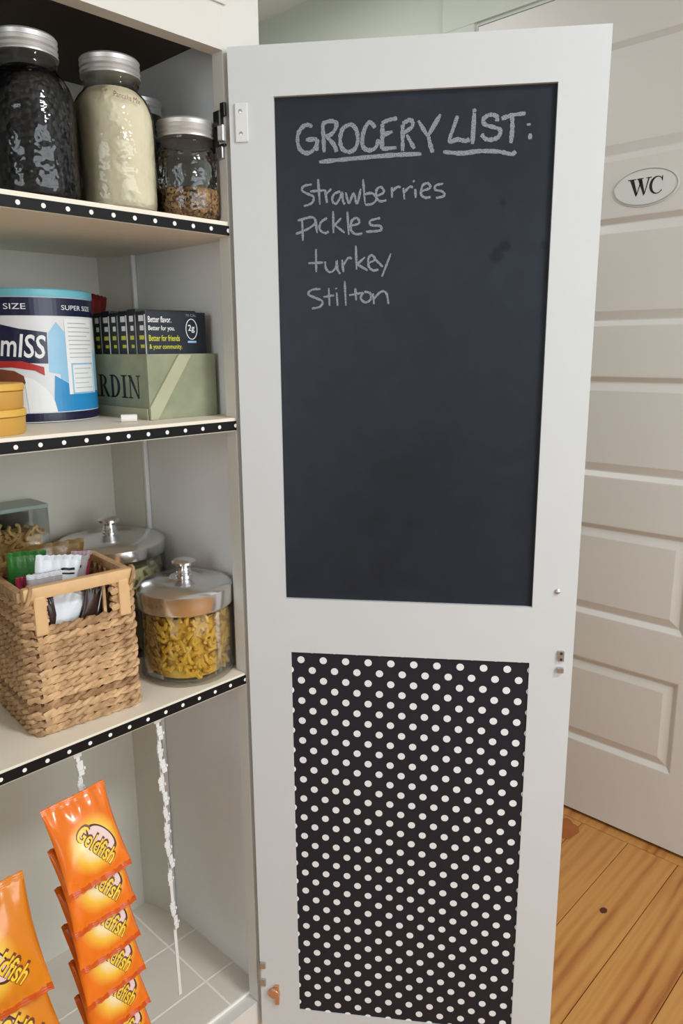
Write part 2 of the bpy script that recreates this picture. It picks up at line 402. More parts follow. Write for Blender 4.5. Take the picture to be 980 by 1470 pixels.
# casing round the WC doorway
cs = MB(); cs.box((X1-.003, DY1+.012, 0), (X1+.006, DY1+.105, DZ+.012), .001); cs.box((X1-.003, DY0-.105, 0), (X1+.006, DY0-.012, DZ+.012), .001)
cs.box((X1-.004, DY0-.115, DZ+.012), (X1+.006, DY1+.115, DZ+.11), .001)
struct(cs.build('trim_1', 'wall_paint'))
struct(bx('baseboard_right', (X1-.012, DY1+.106, 0), (X1+.004, Y1-.02, .14), 'wc_paint', None, .003))
struct(bx('baseboard_back', (.06, Y1-.014, 0), (X1-.012, Y1, .14), 'wc_paint', None, .003))

# WC door: stiles, rails and five raised panels
D0 = empty('door_1', (X1, 0, 0)); struct(D0, 'cream painted door with raised horizontal panels')
PN = [(.225, .483), (.605, .863), (.985, 1.2465), (1.366, 1.626), (1.752, 2.016)]
PY0, PY1 = -.169, .385
bx('stile', (0, DY0, .012), (.038, PY0, DZ), 'wc_paint', D0); bx('stile', (0, PY1, .012), (.038, DY1, DZ), 'wc_paint', D0)
zz = [.012]+[v for p in PN for v in p]+[DZ]
for i in range(0, len(zz), 2): bx('rail', (0, PY0, zz[i]), (.038, PY1, zz[i+1]), 'wc_paint', D0)
for z0, z1 in PN:
    q = MB(); rings = [(0, 0), (.003, .0005), (.015, .010), (.018, .010), (.037, .003), (.039, .0025)]
    vs = []
    for ins, dp in rings: vs += [(dp, PY0+ins, z0+ins), (dp, PY1-ins, z0+ins), (dp, PY1-ins, z1-ins), (dp, PY0+ins, z1-ins)]
    fs = [(4*k+i, 4*k+(i+1) % 4, 4*k+4+(i+1) % 4, 4*k+4+i) for k in range(len(rings)-1) for i in range(4)]+[tuple(range(len(vs)-4, len(vs)))]
    q.add(vs, fs); q.box((.02, PY0, z0), (.034, PY1, z1)); q.build('panel', 'wc_paint', D0)
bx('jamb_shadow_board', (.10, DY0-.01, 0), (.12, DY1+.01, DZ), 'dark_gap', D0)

# flush ceiling lamps: kitchen lamp, plus an added fill lamp to brighten the passage wall
mt, n, b = nt('lamp_glow'); b.inputs['Base Color'].default_value = (.9, .9, .88, 1); b.inputs['Emission Color'].default_value = (1, .97, .93, 1); b.inputs['Emission Strength'].default_value = 3
def unseen_ceiling_lamp(label, x, y, power):
    cl = empty('unseen_ceiling_lamp', (x, y, ZC)); tag(cl, label, 'lamp')
    MB().lathe([(0, 0), (.20, 0), (.205, -.012), (.20, -.024), (.195, -.024), (.195, -.006), (0, -.006)], 40).build('base', 'white_paint', cl, True)
    MB().lathe([(.194, -.008), (.192, -.02), (.15, -.032), (.07, -.038), (0, -.039)], 40).build('diffuser', 'lamp_glow', cl, True)
    l = bpy.data.lights.new('bulb', 'AREA'); l.shape = 'DISK'; l.size = .38; l.energy = power; l.color = (.97, .985, 1)
    o = bpy.data.objects.new('bulb', l); COL.objects.link(o); o.parent = cl; o.location = (0, 0, -.042)
unseen_ceiling_lamp('round flush lamp on the kitchen ceiling in front of the cabinet', .15, -1.6, LAMP1)
unseen_ceiling_lamp('added round fill lamp, out of view on the passage ceiling behind the cabinet', .66, .80, PASSAGE_FILL)

# oval WC plaque on the second rail
sg = empty('door_plaque', (X1, .012, 1.6835)); tag(sg, 'oval white plaque lettered WC on the cream door', 'sign')
A_, B_ = .0775, .0425
def oval(a, b_, x0, x1, nm, mat, seg=48):
    q = MB(); q.prism([(a*math.cos(2*math.pi*i/seg), b_*math.sin(2*math.pi*i/seg)) for i in range(seg)], lambda u, v, h: (x0+h*(x1-x0), -u, v), 1); return q.build(nm, mat, sg)
oval(A_, B_, -.003, 0, 'plate', 'plaque')
q = MB(); q.tube([(-.003, -(A_-.003)*math.cos(2*math.pi*i/48), (B_-.003)*math.sin(2*math.pi*i/48)) for i in range(48)], .0013, 6, True); q.build('rim', 'plaque_rim', sg, True)
q = MB()
def serif(poly): q.prism([((u-1)*.00118, v*.00122) for u, v in poly], lambda u, v, h: (-.0034+h*.0005, -u, v), 1)
# W: two heavy down-strokes, two hairlines, serifs
serif([(-30, 15), (-22, 15), (-13.5, -12), (-16.5, -16)]); serif([(-16.5, -16), (-14, -12.5), (-6, 13), (-8.5, 13)])
serif([(-14, 15), (-6, 15), (1.5, -12), (-1, -16)]); serif([(-1, -16), (1.5, -12), (9, 15), (6.4, 15)])
serif([(-34, 15), (-18, 15), (-18, 16.6), (-34, 16.6)]); serif([(-16, 15), (-3, 15), (-3, 16.6), (-16, 16.6)]); serif([(2.5, 15), (13, 15), (13, 16.6), (2.5, 16.6)])
out = [(24+14.5*math.cos(a), 0.5+16*math.sin(a)) for a in [math.radians(40+280*i/28) for i in range(29)]]
inn = [(25.5+10.5*math.cos(a), .5+14.2*math.sin(a)) for a in [math.radians(40+280*i/28) for i in range(29)]]
for i in range(28): serif([out[i], out[i+1], inn[i+1], inn[i]])
serif([(33.5, 16), (35.2, 16), (35.2, 6), (33, 9)])
q.build('lettering', 'print_black', sg)

# ------------------------------------------------------------------ the pantry cabinet
CB = empty('pantry_cabinet', (0, 0, 0)); tag(CB, 'tall white pantry cabinet standing open, with chalkboard door and dotted shelf edges', 'cabinet')
OL, CR = -.405, .0565          # left edge of the opening, right edge of the cabinet
ZT = 1.6537
bx('stile', (0, 0, .30), (CR, .02, 2.32), 'cabinet_paint', CB, .0008); bx('stile', (OL-.055, 0, .30), (OL, .02, 2.32), 'cabinet_paint', CB, .0008)
bx('rail', (OL, 0, ZT), (0, .02, 1.72), 'cabinet_paint', CB); bx('rail', (OL, 0, .30), (0, .02, .345), 'cabinet_paint', CB); bx('rail', (OL, 0, 2.27), (0, .02, 2.32), 'cabinet_paint', CB)
bx('side_panel', (.02, .02, .30), (CR-.002, .325, 2.32), 'inside_paint', CB); bx('side_panel', (OL-.055, .02, .30), (OL-.02, .325, 2.32), 'inside_paint', CB)
bx('back_panel', (OL-.02, .305, .30), (.02, .325, 2.32), 'back_paint', CB)
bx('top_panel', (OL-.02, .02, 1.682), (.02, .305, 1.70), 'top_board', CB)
cb_ = MB(); cb_.prism([(.02, .245), (.02, .305), (-.006, .305), (.013, .248)], lambda u, v, h: (u, v, .35+h*(1.682-.35)), 1); cb_.build('corner_board', 'back_paint', CB)
bx('corner_bead', (.0125, .2405, .35), (.0195, .2475, 1.682), 'inside_paint', CB, .002)
bx('upper_door', (OL-.02, -.003, 1.7009), (.0056, -.0005, 2.26), 'cabinet_paint', CB, .0006)
bx('base', (OL-.055, .01, 0), (CR, .325, .30), 'cabinet_paint', CB)
cf = bx('cabinet_floor', (OL-.02, .02, .32), (.02, .305, .3494), 'grout', CB)
for i in range(5):
    xa, xb = (-.035, .02) if i == 0 else (-.035-.102*i, -.035-.102*(i-1))
    for ya, yb in ((.02, .083), (.083, .185), (.185, .305)):
        bx('tile', (max(xa, OL-.02)+.0015, ya+.0015, .3480), (xb-.0015, yb-.0015, .3499), 'tile', cf, .0008)
def shelf(zt, zb, s0, s1):
    q = MB(); q.box((OL+.0005, 0, zb), (-.0005, .02, zt)); q.box((OL-.0195, .02, zb), (.0195, .304, zt)); sh = q.build('shelf', 'shelf_paint', CB)
    zc = (s0+s1)/2
    MB().box((OL+.0005, -.0012, s0-zc), (-.0005, 0, s1-zc)).build('ribbon_trim', 'dotted_ribbon', sh, False, (0, 0, zc))
    return sh
ZU, ZM, ZL = 1.467, 1.2322, .8838
shelf(ZU, 1.4508, 1.4512, 1.4622); shelf(ZM, 1.2155, 1.2165, 1.2282); shelf(ZL, .8672, .8685, .8808)

# the open door, hinged at the right stile
TH = 2.5153
DR = bpy.data.objects.new('door', None)
S0, S1, ZB, ZD = -.0160, .4085, .305, 1.6544
a0, a1, b0, b1 = .0368, .3547, .0427, .3548
z1, z2, z3, z4 = 1.6003, .995, .9198, .3445
q = MB(); tk = .019
q.box((S0, 0, ZB), (a0, tk, ZD)); q.box((a1, 0, ZB), (S1, tk, ZD)); q.box((a0, 0, z1), (a1, tk, ZD)); q.box((a0, 0, z3), (a1, tk, z2)); q.box((a0, 0, ZB), (a1, tk, z4)); q.box((a0, 0, z4), (b0, tk, z3))
q.box((a0-.001, .011, ZB+.02), (a1+.001, tk-.002, ZD-.02))
bpy.data.objects.remove(DR)
DR = q.build('door', 'white_paint', CB); DR.location = (.0085, -.0225, 0); DR.rotation_euler = (0, 0, math.pi/2-TH); DR['label'] = 'white framed door with chalkboard and polka dot panels'
bx('chalkboard', (a0, .005, z2), (a1, .011, z1), 'chalkboard', DR)
bx('dotted_paper_panel', (b0, .0015, z4), (a1, .011, z3), 'dotted_paper', DR)
def chalk(name, strokes, w):
    q = MB()
    for s in strokes:
        P = catmull(s); L = []
        for i, p in enumerate(P):
            a = P[max(0, i-1)]; b_ = P[min(len(P)-1, i+1)]; d = Vector((b_[0]-a[0], b_[1]-a[1]))
            if d.length < 1e-7: d = Vector((1, 0))
            d.normalize(); ww = w*random.uniform(.75, 1.2)/2
            if i in (0, len(P)-1): ww *= .7
            L.append(((p[0]-d.y*ww, .0044, p[1]+d.x*ww), (p[0]+d.y*ww, .0044, p[1]-d.x*ww)))
        q.add([v for l in L for v in l], [(2*i, 2*i+1, 2*i+3, 2*i+2) for i in range(len(L)-1)])
    return q.build(name, 'chalk', DR)
HEADING = [[(0.0806,1.5675),(0.0760,1.5699),(0.0696,1.5680),(0.0645,1.5616),(0.0632,1.5533),(0.0655,1.5448),(0.0718,1.5400),(0.0792,1.5409),(0.0845,1.5466),(0.0864,1.5540),(0.0857,1.5415)],[(0.0730,1.5540),(0.0864,1.5545)],[(0.0929,1.5712),(0.0937,1.5545),(0.0943,1.5398)],[(0.0928,1.5703),(0.1016,1.5728),(0.1085,1.5705),(0.1079,1.5647),(0.1033,1.5591),(0.0959,1.5558)],[(0.0978,1.5560),(0.1059,1.5474),(0.1089,1.5397)],[(0.1215,1.5675),(0.1160,1.5636),(0.1132,1.5537),(0.1150,1.5437),(0.1222,1.5392),(0.1295,1.5415),(0.1335,1.5496),(0.1323,1.5612),(0.1269,1.5677),(0.1206,1.5670)],[(0.1538,1.5636),(0.1476,1.5696),(0.1422,1.5641),(0.1391,1.5544),(0.1395,1.5444),(0.1458,1.5400),(0.1539,1.5422),(0.1578,1.5511)],[(0.1619,1.5674),(0.1619,1.5534),(0.1611,1.5406)],[(0.1610,1.5682),(0.1699,1.5711),(0.1787,1.5724)],[(0.1610,1.5551),(0.1735,1.5587)],[(0.1611,1.5406),(0.1781,1.5416)],[(0.1850,1.5656),(0.1851,1.5525),(0.1853,1.5376)],[(0.1850,1.5664),(0.1929,1.5701),(0.1965,1.5667),(0.1948,1.5619),(0.1860,1.5566)],[(0.1896,1.5548),(0.1986,1.5396)],[(0.0883,1.5296),(0.1340,1.5321),(0.1773,1.5338),(0.2067,1.5338)],[(0.2026,1.5689),(0.2135,1.5521)],[(0.2275,1.5744),(0.2139,1.5524)],[(0.2144,1.5520),(0.2166,1.5430),(0.2195,1.5347)],[(0.2466,1.5721),(0.2421,1.5590),(0.2380,1.5459),(0.2472,1.5474),(0.2560,1.5455),(0.2607,1.5472)],[(0.2651,1.5742),(0.2646,1.5603),(0.2640,1.5419)],[(0.2645,1.5786),(0.2657,1.5749)],[(0.2905,1.5643),(0.2898,1.5695),(0.2827,1.5715),(0.2758,1.5679),(0.2768,1.5620),(0.2863,1.5587),(0.2942,1.5554),(0.2929,1.5488),(0.2867,1.5459),(0.2788,1.5465),(0.2736,1.5518)],[(0.2953,1.5670),(0.3077,1.5701),(0.3215,1.5713)],[(0.3069,1.5687),(0.3075,1.5556),(0.3065,1.5412)],[(0.3254,1.5609),(0.3255,1.5585)],[(0.3274,1.5504),(0.3274,1.5445)],[(0.2315,1.5350),(0.2523,1.5327),(0.2714,1.5342),(0.2935,1.5329),(0.3077,1.5298),(0.3123,1.5326)]]
LIST_ITEMS = [[(0.0793,1.5055),(0.0698,1.5039),(0.0676,1.4991),(0.0749,1.4950),(0.0812,1.4918),(0.0790,1.4850),(0.0694,1.4818)],[(0.0868,1.5111),(0.0885,1.4828)],[(0.0771,1.4978),(0.0950,1.4986)],[(0.0950,1.4992),(0.0970,1.4845)],[(0.0960,1.4943),(0.1024,1.4999)],[(0.1128,1.4967),(0.1055,1.4940),(0.1033,1.4872),(0.1075,1.4832),(0.1128,1.4899),(0.1149,1.4956),(0.1159,1.4868),(0.1180,1.4823)],[(0.1191,1.4955),(0.1232,1.4837),(0.1285,1.4942),(0.1326,1.4824),(0.1369,1.4988)],[(0.1396,1.5093),(0.1420,1.4821)],[(0.1420,1.4928),(0.1503,1.4935),(0.1555,1.4875),(0.1504,1.4819),(0.1420,1.4812)],[(0.1535,1.4895),(0.1638,1.4940),(0.1607,1.4999),(0.1555,1.4972),(0.1555,1.4885),(0.1597,1.4845),(0.1669,1.4853)],[(0.1730,1.4995),(0.1735,1.4879)],[(0.1735,1.4947),(0.1792,1.4993),(0.1833,1.4988)],[(0.1864,1.4981),(0.1879,1.4856)],[(0.1875,1.4933),(0.1935,1.4988),(0.1976,1.4983)],[(0.2001,1.4967),(0.2008,1.4867)],[(0.1979,1.5058),(0.1990,1.5040)],[(0.2058,1.4936),(0.2170,1.4971),(0.2149,1.5020),(0.2088,1.5002),(0.2069,1.4907),(0.2121,1.4867),(0.2182,1.4875)],[(0.2321,1.5010),(0.2240,1.4997),(0.2231,1.4950),(0.2313,1.4928),(0.2334,1.4880),(0.2243,1.4860)],[(0.0670,1.4686),(0.0675,1.4427)],[(0.0616,1.4658),(0.0787,1.4693),(0.0829,1.4632),(0.0742,1.4565),(0.0591,1.4509)],[(0.0829,1.4672),(0.0848,1.4512)],[(0.0968,1.4678),(0.0893,1.4630),(0.0881,1.4551),(0.0944,1.4510),(0.0987,1.4529)],[(0.1042,1.4754),(0.1044,1.4507)],[(0.1137,1.4673),(0.1051,1.4587)],[(0.1062,1.4596),(0.1178,1.4508)],[(0.1211,1.4740),(0.1226,1.4483)],[(0.1231,1.4582),(0.1347,1.4608),(0.1326,1.4668),(0.1263,1.4640),(0.1252,1.4542),(0.1304,1.4491),(0.1388,1.4494)],[(0.1598,1.4660),(0.1483,1.4634),(0.1493,1.4584),(0.1598,1.4572),(0.1598,1.4523),(0.1431,1.4513)],[(0.0831,1.4333),(0.0831,1.4069)],[(0.0736,1.4173),(0.0919,1.4179)],[(0.0940,1.4189),(0.0950,1.4108),(0.1003,1.4066),(0.1068,1.4115),(0.1080,1.4196),(0.1089,1.4095),(0.1121,1.4043)],[(0.1144,1.4205),(0.1160,1.4063)],[(0.1154,1.4134),(0.1218,1.4223),(0.1261,1.4212)],[(0.1310,1.4361),(0.1318,1.4090)],[(0.1420,1.4229),(0.1324,1.4150)],[(0.1324,1.4150),(0.1451,1.4077)],[(0.1451,1.4158),(0.1536,1.4196),(0.1504,1.4247),(0.1462,1.4218),(0.1462,1.4127),(0.1515,1.4076),(0.1578,1.4085)],[(0.1546,1.4196),(0.1631,1.4114)],[(0.1725,1.4262),(0.1621,1.4003)],[(0.0882,1.3874),(0.0774,1.3866),(0.0729,1.3815),(0.0816,1.3772),(0.0902,1.3729),(0.0869,1.3668),(0.0770,1.3648)],[(0.0980,1.3883),(0.0988,1.3676)],[(0.0914,1.3781),(0.1044,1.3799)],[(0.1076,1.3830),(0.1086,1.3675)],[(0.1068,1.3885),(0.1074,1.3869)],[(0.1174,1.3961),(0.1187,1.3674)],[(0.1302,1.3877),(0.1312,1.3734)],[(0.1227,1.3796),(0.1398,1.3824)],[(0.1398,1.3824),(0.1366,1.3763),(0.1419,1.3711),(0.1483,1.3741),(0.1483,1.3813),(0.1409,1.3834)],[(0.1515,1.3812),(0.1526,1.3689)],[(0.1526,1.3751),(0.1611,1.3831),(0.1675,1.3810),(0.1701,1.3687)]]

chalk('chalk_heading', HEADING, .0046); chalk('chalk_list', LIST_ITEMS, .0027)
# upper hinge: cup plate on the door, arm and clip on the frame
def hinge(zc, plate, low):
    h = MB().box((-.009, -.0022, zc-.021), (.0065, 0, zc+.021), .0012).build('hinge_plate', plate, DR)
    for dz in (.012, -.012): MB().lathe([(.0026, -.0008), (.0022, .0004), (0, .0008)], 12).build('screw', 'hinge_metal', DR, True, (-.002, -.0022, zc+dz), (math.pi/2, 0, 0))
hinge(1.574, 'white_plastic', False)
hb = MB(); hb.box((-.004, -.004, 1.583), (.0, .004, 1.598), .001); hb.box((-.007, .002, 1.572), (.0, .014, 1.590), .002); hb.box((-.006, .012, 1.545), (.0, .018, 1.575), .001); hb.box((-.004, -.002, 1.551), (.0, .008, 1.554), .0005)
hb.build('hinge_clip', 'hinge_black', CB)
ha = MB(); ha.box((-.009, -.006, 1.555), (-.003, .004, 1.573), .0015); ha.box((-.005, .001, 1.538), (.0, .016, 1.551), .001); ha.build('hinge_arm', 'hinge_metal', CB)
# lower hinge: steel hook and copper cup
lh = MB(); lh.box((-.017, -.004, .414), (-.007, -.001, .424), .0006); lh.box((-.0172, -.004, .394), (-.0145, -.001, .424), .0006); lh.box((-.0155, -.004, .383), (-.0075, -.001, .395), .0006); lh.build('hinge_hook', 'hinge_metal', DR)
lc = MB(); lc.lathe([(.0, -.0), (.009, 0), (.0092, .003), (.007, .005), (0, .0055)], 20); o = lc.build('hinge_cup', 'hinge_copper', DR, True, (.0045, 0, .371), (math.pi/2, 0, 0))
bx('hinge_cup_flange', (.006, -.004, .352), (.0125, -.0002, .386), 'hinge_copper', DR, .001)
# bumper and catch on the free edge
MB().lathe([(.0035, 0), (.0033, .0015), (.0015, .003), (0, .0032)], 16).build('bumper', 'hinge_metal', DR, True, (.3846, 0, 1.0173), (math.pi/2, 0, 0))
ct = bx('catch', (.3895, -.003, .9245), (.3975, -.0, .939), 'hinge_metal', DR, .0008)
for dz in (.9275, .9355): MB().lathe([(.0018, 0), (0, .0012)], 10).build('catch_screw', 'hinge_black', DR, True, (.3935, -.003, dz), (math.pi/2, 0, 0))
bx('catch_tongue', (.3895, -.0045, .909), (.3975, -.0005, .9165), 'hinge_metal', DR, .001)

# ------------------------------------------------------------------ jars on the top shelf
def mason(label, x, y, R, H, fill, fh, nk=.64, rz=0, group='screw-lid glass jars on the top shelf', note=None):
    t = empty('mason_jar', (x, y, ZU), rz); tag(t, label, 'jar', group)
    neck = nk*R
    prof = [(.0, .002), (.86*R, .0), (.97*R, .006), (R, .016), (R, .54*H), (.99*R, .60*H), (R-.10*(R-neck), .66*H), (R-.28*(R-neck), .715*H), (R-.55*(R-neck), .76*H), (R-.85*(R-neck), .79*H), (neck, .815*H), (neck, .835*H), (neck*1.05, .845*H), (neck, .855*H), (neck, .90*H)]
    q = MB(); q.lathe(prof[:-1]+[(neck, .90*H), (neck-.003, .90*H)], 44); q.f = q.f[:]; g_ = q.build('glass', 'jar_glass', t, True)
    if fill:
        k = [p for p in prof if p[1] < fh*H]
        nx = [p for p in prof if p[1] >= fh*H][0]; f_ = (fh*H-k[-1][1])/(nx[1]-k[-1][1]); top = k[-1][0]+(nx[0]-k[-1][0])*f_-.0022
        fp = [(max(0, r-.0022), max(.004, z+.002 if z < .01 else z)) for r, z in k]+[(top, fh*H), (top*.9, fh*H+.0015), (0, fh*H+.002)]
        MB().lathe(fp, 40).build('contents', fill, t, True)
    lr = neck+.0035
    lid = MB().lathe([(0, 0), (lr, 0), (lr, .002), (lr-.0012, .004), (lr, .0065), (lr-.0012, .0095), (lr, .0125), (lr-.001, .0135), (lr, .0175), (lr-.0016, .0195), (lr*.86, .0198), (lr*.84, .0188), (0, .0188)], 44).build('lid', 'lid_zinc', t, True, (0, 0, .88*H))
    return t
mason('tall glass jar of black beans, leftmost on the top shelf', -.203, .069, .0462, .164, 'beans', .80)
j2 = mason('tall glass jar of cream flour on the top shelf, second from left', -.1055, .069, .0460, .1665, 'flour', .795)
mason('short glass jar with brown grain in its bottom, beside the hinge', -.0225, .046, .0395, .106, 'grain', .34, .80)
mason('half hidden glass jar at the back of the top shelf, behind the flour jar', -.0150, .160, .0345, .163, 'beans', .7, .80)
# reddish handwriting on the flour jar
def cyl_fn(R, off=.0004): return lambda u, v: ((R+off)*math.sin(u/R), -(R+off)*math.cos(u/R), v)
HW = "Pancake Mix"
w_ = empty('x'); bpy.data.objects.remove(w_)
def face_cam(x, y):  # turn so that local -Y looks at the photographer's spot
    return math.atan2(-.75-y, -.5985-x)+math.pi/2
j2.rotation_euler[2] = face_cam(-.1055, .069)
decal_text('handwriting', HW, cyl_fn(.0452), 'print_brown', j2, .030, .0055, 0, -.12, (.002, .117))

# ------------------------------------------------------------------ middle shelf
# cocoa canister
cx, cy, CRD = -.1675, .190, .0730
CN = empty('cocoa_canister', (cx, cy, ZM), face_cam(cx, cy)); tag(CN, 'large white and blue cocoa canister with aqua lid on the middle shelf', 'canister')
MB().lathe([(CRD-.004, 0), (CRD, .001), (CRD, .147), (CRD-.003, .1475)], 64).build('body', 'print_cream', CN, True)
MB().lathe([(0, .1465), (CRD+.001, .1465), (CRD+.0016, .148), (CRD+.0016, .1545), (CRD, .156), (CRD-.006, .156), (CRD-.008, .153), (0, .153)], 64).build('lid', 'aqua_plastic', CN, True)
CF = cyl_fn(CRD, 0)
def wrap(name, poly, mat, off, th=.0003, sub=8):
    """polygon of (degrees, z) laid on the canister as thin printed paper, split so that it follows the curve"""
    q = MB(); P = []
    for i in range(len(poly)):
        a, b_ = poly[i], poly[(i+1) % len(poly)]
        k = max(1, int(abs(b_[0]-a[0])/4))
        P += [(a[0]+(b_[0]-a[0])*s/k, a[1]+(b_[1]-a[1])*s/k) for s in range(k)]
    bm = bmesh.new(); vs = [bm.verts.new((d, z*1000, 0)) for d, z in P]; bm.faces.new(vs)
    lo = min(p[0] for p in P); hi = max(p[0] for p in P); s = lo+4
    while s < hi:
        bmesh.ops.bisect_plane(bm, geom=bm.verts[:]+bm.edges[:]+bm.faces[:], plane_co=(s, 0, 0), plane_no=(1, 0, 0)); s += 4
    bm.verts.index_update(); R = CRD+off
    q.add([(R*math.sin(math.radians(v.co.x)), -R*math.cos(math.radians(v.co.x)), v.co.y/1000) for v in bm.verts], [[v.index for v in f.verts] for f in bm.faces]); bm.free()
    o = bpy.data.objects.new(name, q.mesh(name)); COL.objects.link(o); o.data.materials.append(MATS[mat]); o.parent = CN; return o
def rect(a, b_, z0, z1): return [(a, z0), (b_, z0), (b_, z1), (a, z1)]
wrap('top_band', rect(-180, 180, .125, .1455), 'navy', .0003); wrap('base_band', rect(-180, 180, .002, .012), 'navy', .0003)
wrap('blue_print', [(14, .013), (95, .013), (95, .034), (60, .036), (30, .046), (17, .056), (15, .03)], 'print_blue', .0002)
wrap('pale_print', [(24, .036), (95, .034), (95, .075), (60, .09), (30, .075), (22, .06)], 'print_pale_blue', .00015)
wrap('sky_print', [(12, .060), (30, .055), (34, .10), (22, .118), (14, .105)], 'print_pale_blue', .0001)
wrap('milk_print', [(-8, .013), (17, .013), (15, .026), (9, .040), (-2, .052), (-10, .055)], 'print_white', .0005)
wrap('name_block', [(-75, .074), (12, .070), (13, .106), (-10, .110), (-30, .116), (-75, .112)], 'navy', .0004)
wrap('ribbon_print', [(-75, .064), (-20, .066), (0, .062), (8, .056), (8, .066), (-10, .073), (-75, .075)], 'print_red', .0005)
wrap('mug_print', [(-70, .040), (-30, .036), (-14, .040), (-9, .048), (-10, .056), (-18, .062), (-30, .064), (-70, .060)], 'print_brown', .0005)
wrap('facts_panel', rect(30, 68, .033, .122), 'print_white', .0005)
wrap('facts_box', rect(34, 66, .033, .070), 'print_pale_blue', .0006); wrap('facts_box', rect(35.5, 64.5, .035, .068), 'print_white', .0007)
for k in range(9): wrap('facts_line', rect(33, 65-7*(k % 3 == 2), .0765+k*.005, .0772+k*.005), 'print_grey', .0008)
for k in range(5): wrap('facts_line', rect(37, 62-6*(k % 2), .040+k*.0058, .0406+k*.0058), 'print_grey', .0008)
tf = lambda u, v: ((CRD+.0009)*math.sin(u/CRD), -(CRD+.0009)*math.cos(u/CRD), v)
decal_text('lettering', 'Swiss', tf, 'print_white', CN, .050, .024, .01, -.03, (-.100, .083))
decal_text('lettering', 'mISS', tf, 'print_white', CN, .050, .027, .014, -.07, (-.037, .0790), .12)
decal_text('lettering', 'SUPER SIZE', tf, 'print_white', CN, .066, .0065, 0, 0, (-.070, .132))
decal_text('lettering', 'SUPER SIZE', tf, 'print_white', CN, .050, .0055, 0, 0, (.036, .132))

# two yellow tubs stacked in front of the canister
for k, lab in enumerate(('lower of two stacked yellow tubs at the left of the middle shelf', 'upper of two stacked yellow tubs at the left of the middle shelf')):
    t = empty('yellow_tub', (-.2915, .056, ZM+k*.0262)); tag(t, lab, 'tub', 'stacked yellow tubs')
    MB().lathe([(0, 0), (.041, 0), (.0425, .002), (.0435, .018), (.041, .0185), (0, .0185)], 40).build('body', 'yellow_tub', t, True)
    MB().lathe([(0, .0186), (.0436, .0186), (.0448, .0195), (.0448, .0248), (.0436, .0261), (.036, .0261), (.035, .0252), (0, .0252)], 40).build('lid', 'yellow_tub_lid', t, True)

# green crate lettered JARDIN
KX0, KX1, KY0, KY1, KH = -.0905, .0125, .054, .262, .080
KR = empty('garden_crate', (0, 0, ZM)); tag(KR, 'sage green wooden crate lettered JARDIN holding small dark boxes', 'crate')
bx('front_board', (KX0, KY0, 0), (KX1, KY0+.006, KH), 'crate_green', KR, .0008); bx('back_board', (KX0, KY1-.006, 0), (KX1, KY1, KH), 'crate_green', KR, .0008)
bx('side_board', (KX0, KY0+.006, 0), (KX0+.006, KY1-.006, KH), 'crate_green', KR, .0005); bx('side_board', (KX1-.006, KY0+.006, 0), (KX1, KY1-.006, KH), 'crate_green', KR, .0005)
bx('bottom_board', (KX0+.006, KY0+.006, 0), (KX1-.006, KY1-.006, .005), 'crate_green', KR)
q = MB(); q.prism([(KX0-.001, .0005), (KX0+.009, .0005), (KX0+.063, KH-.001), (KX0+.044, KH-.001), (KX0-.001, .016)], lambda u, v, h: (u, KY0-.0035+h*.0034, v), 1); q.build('diagonal_strap', 'crate_strap', KR)
bx('bottom_strip', (KX0-.0025, KY0+.002, 0), (KX0-.0001, KY1, .014), 'crate_strap', KR)
# letters on the long side read from the front corner backwards (side faces -X: text runs towards +Y -> right end near the corner)
GL = {'D': [[(.1,0),(.28,0),(.28,1),(.1,1)], [(0,0),(.4,0),(.4,.05),(0,.05)], [(0,.95),(.4,.95),(.4,1),(0,1)], ('ring', .28, .5, .56, .5, .36, .45, -90, 90)],
 'I': [[(.14,0),(.32,0),(.32,1),(.14,1)], [(0,0),(.46,0),(.46,.05),(0,.05)], [(0,.95),(.46,.95),(.46,1),(0,1)]],
 'N': [[(.12,0),(.18,0),(.18,1),(.12,1)], [(.04,1),(.26,1),(.84,.0),(.74,.0)], [(.78,0),(.84,0),(.84,1),(.78,1)], [(0,0),(.3,0),(.3,.05),(0,.05)], [(0,.95),(.2,.95),(.2,1),(0,1)], [(.66,.95),(.96,.95),(.96,1),(.66,1)]],
 'R': [[(.1,0),(.28,0),(.28,1),(.1,1)], [(0,0),(.4,0),(.4,.05),(0,.05)], [(0,.95),(.4,.95),(.4,1),(0,1)], ('ring', .28, .74, .40, .26, .22, .21, -90, 90), [(.34,.5),(.52,.5),(.9,0),(.68,0)]],
 'A': [[(.03,0),(.09,0),(.46,1),(.42,1)], [(.40,1),(.48,1),(.88,0),(.69,0)], [(.2,.32),(.66,.32),(.66,.37),(.2,.37)], [(-.04,0),(.2,0),(.2,.05),(-.04,.05)], [(.6,0),(.96,0),(.96,.05),(.6,.05)]],
 'J': [[(.22,.1),(.4,.1),(.4,1),(.22,1)], [(.08,.95),(.54,.95),(.54,1),(.08,1)], ('ring', .2, .12, .2, .2, .06, .14, -170, 0)]}
q = MB(); ypos = .2205
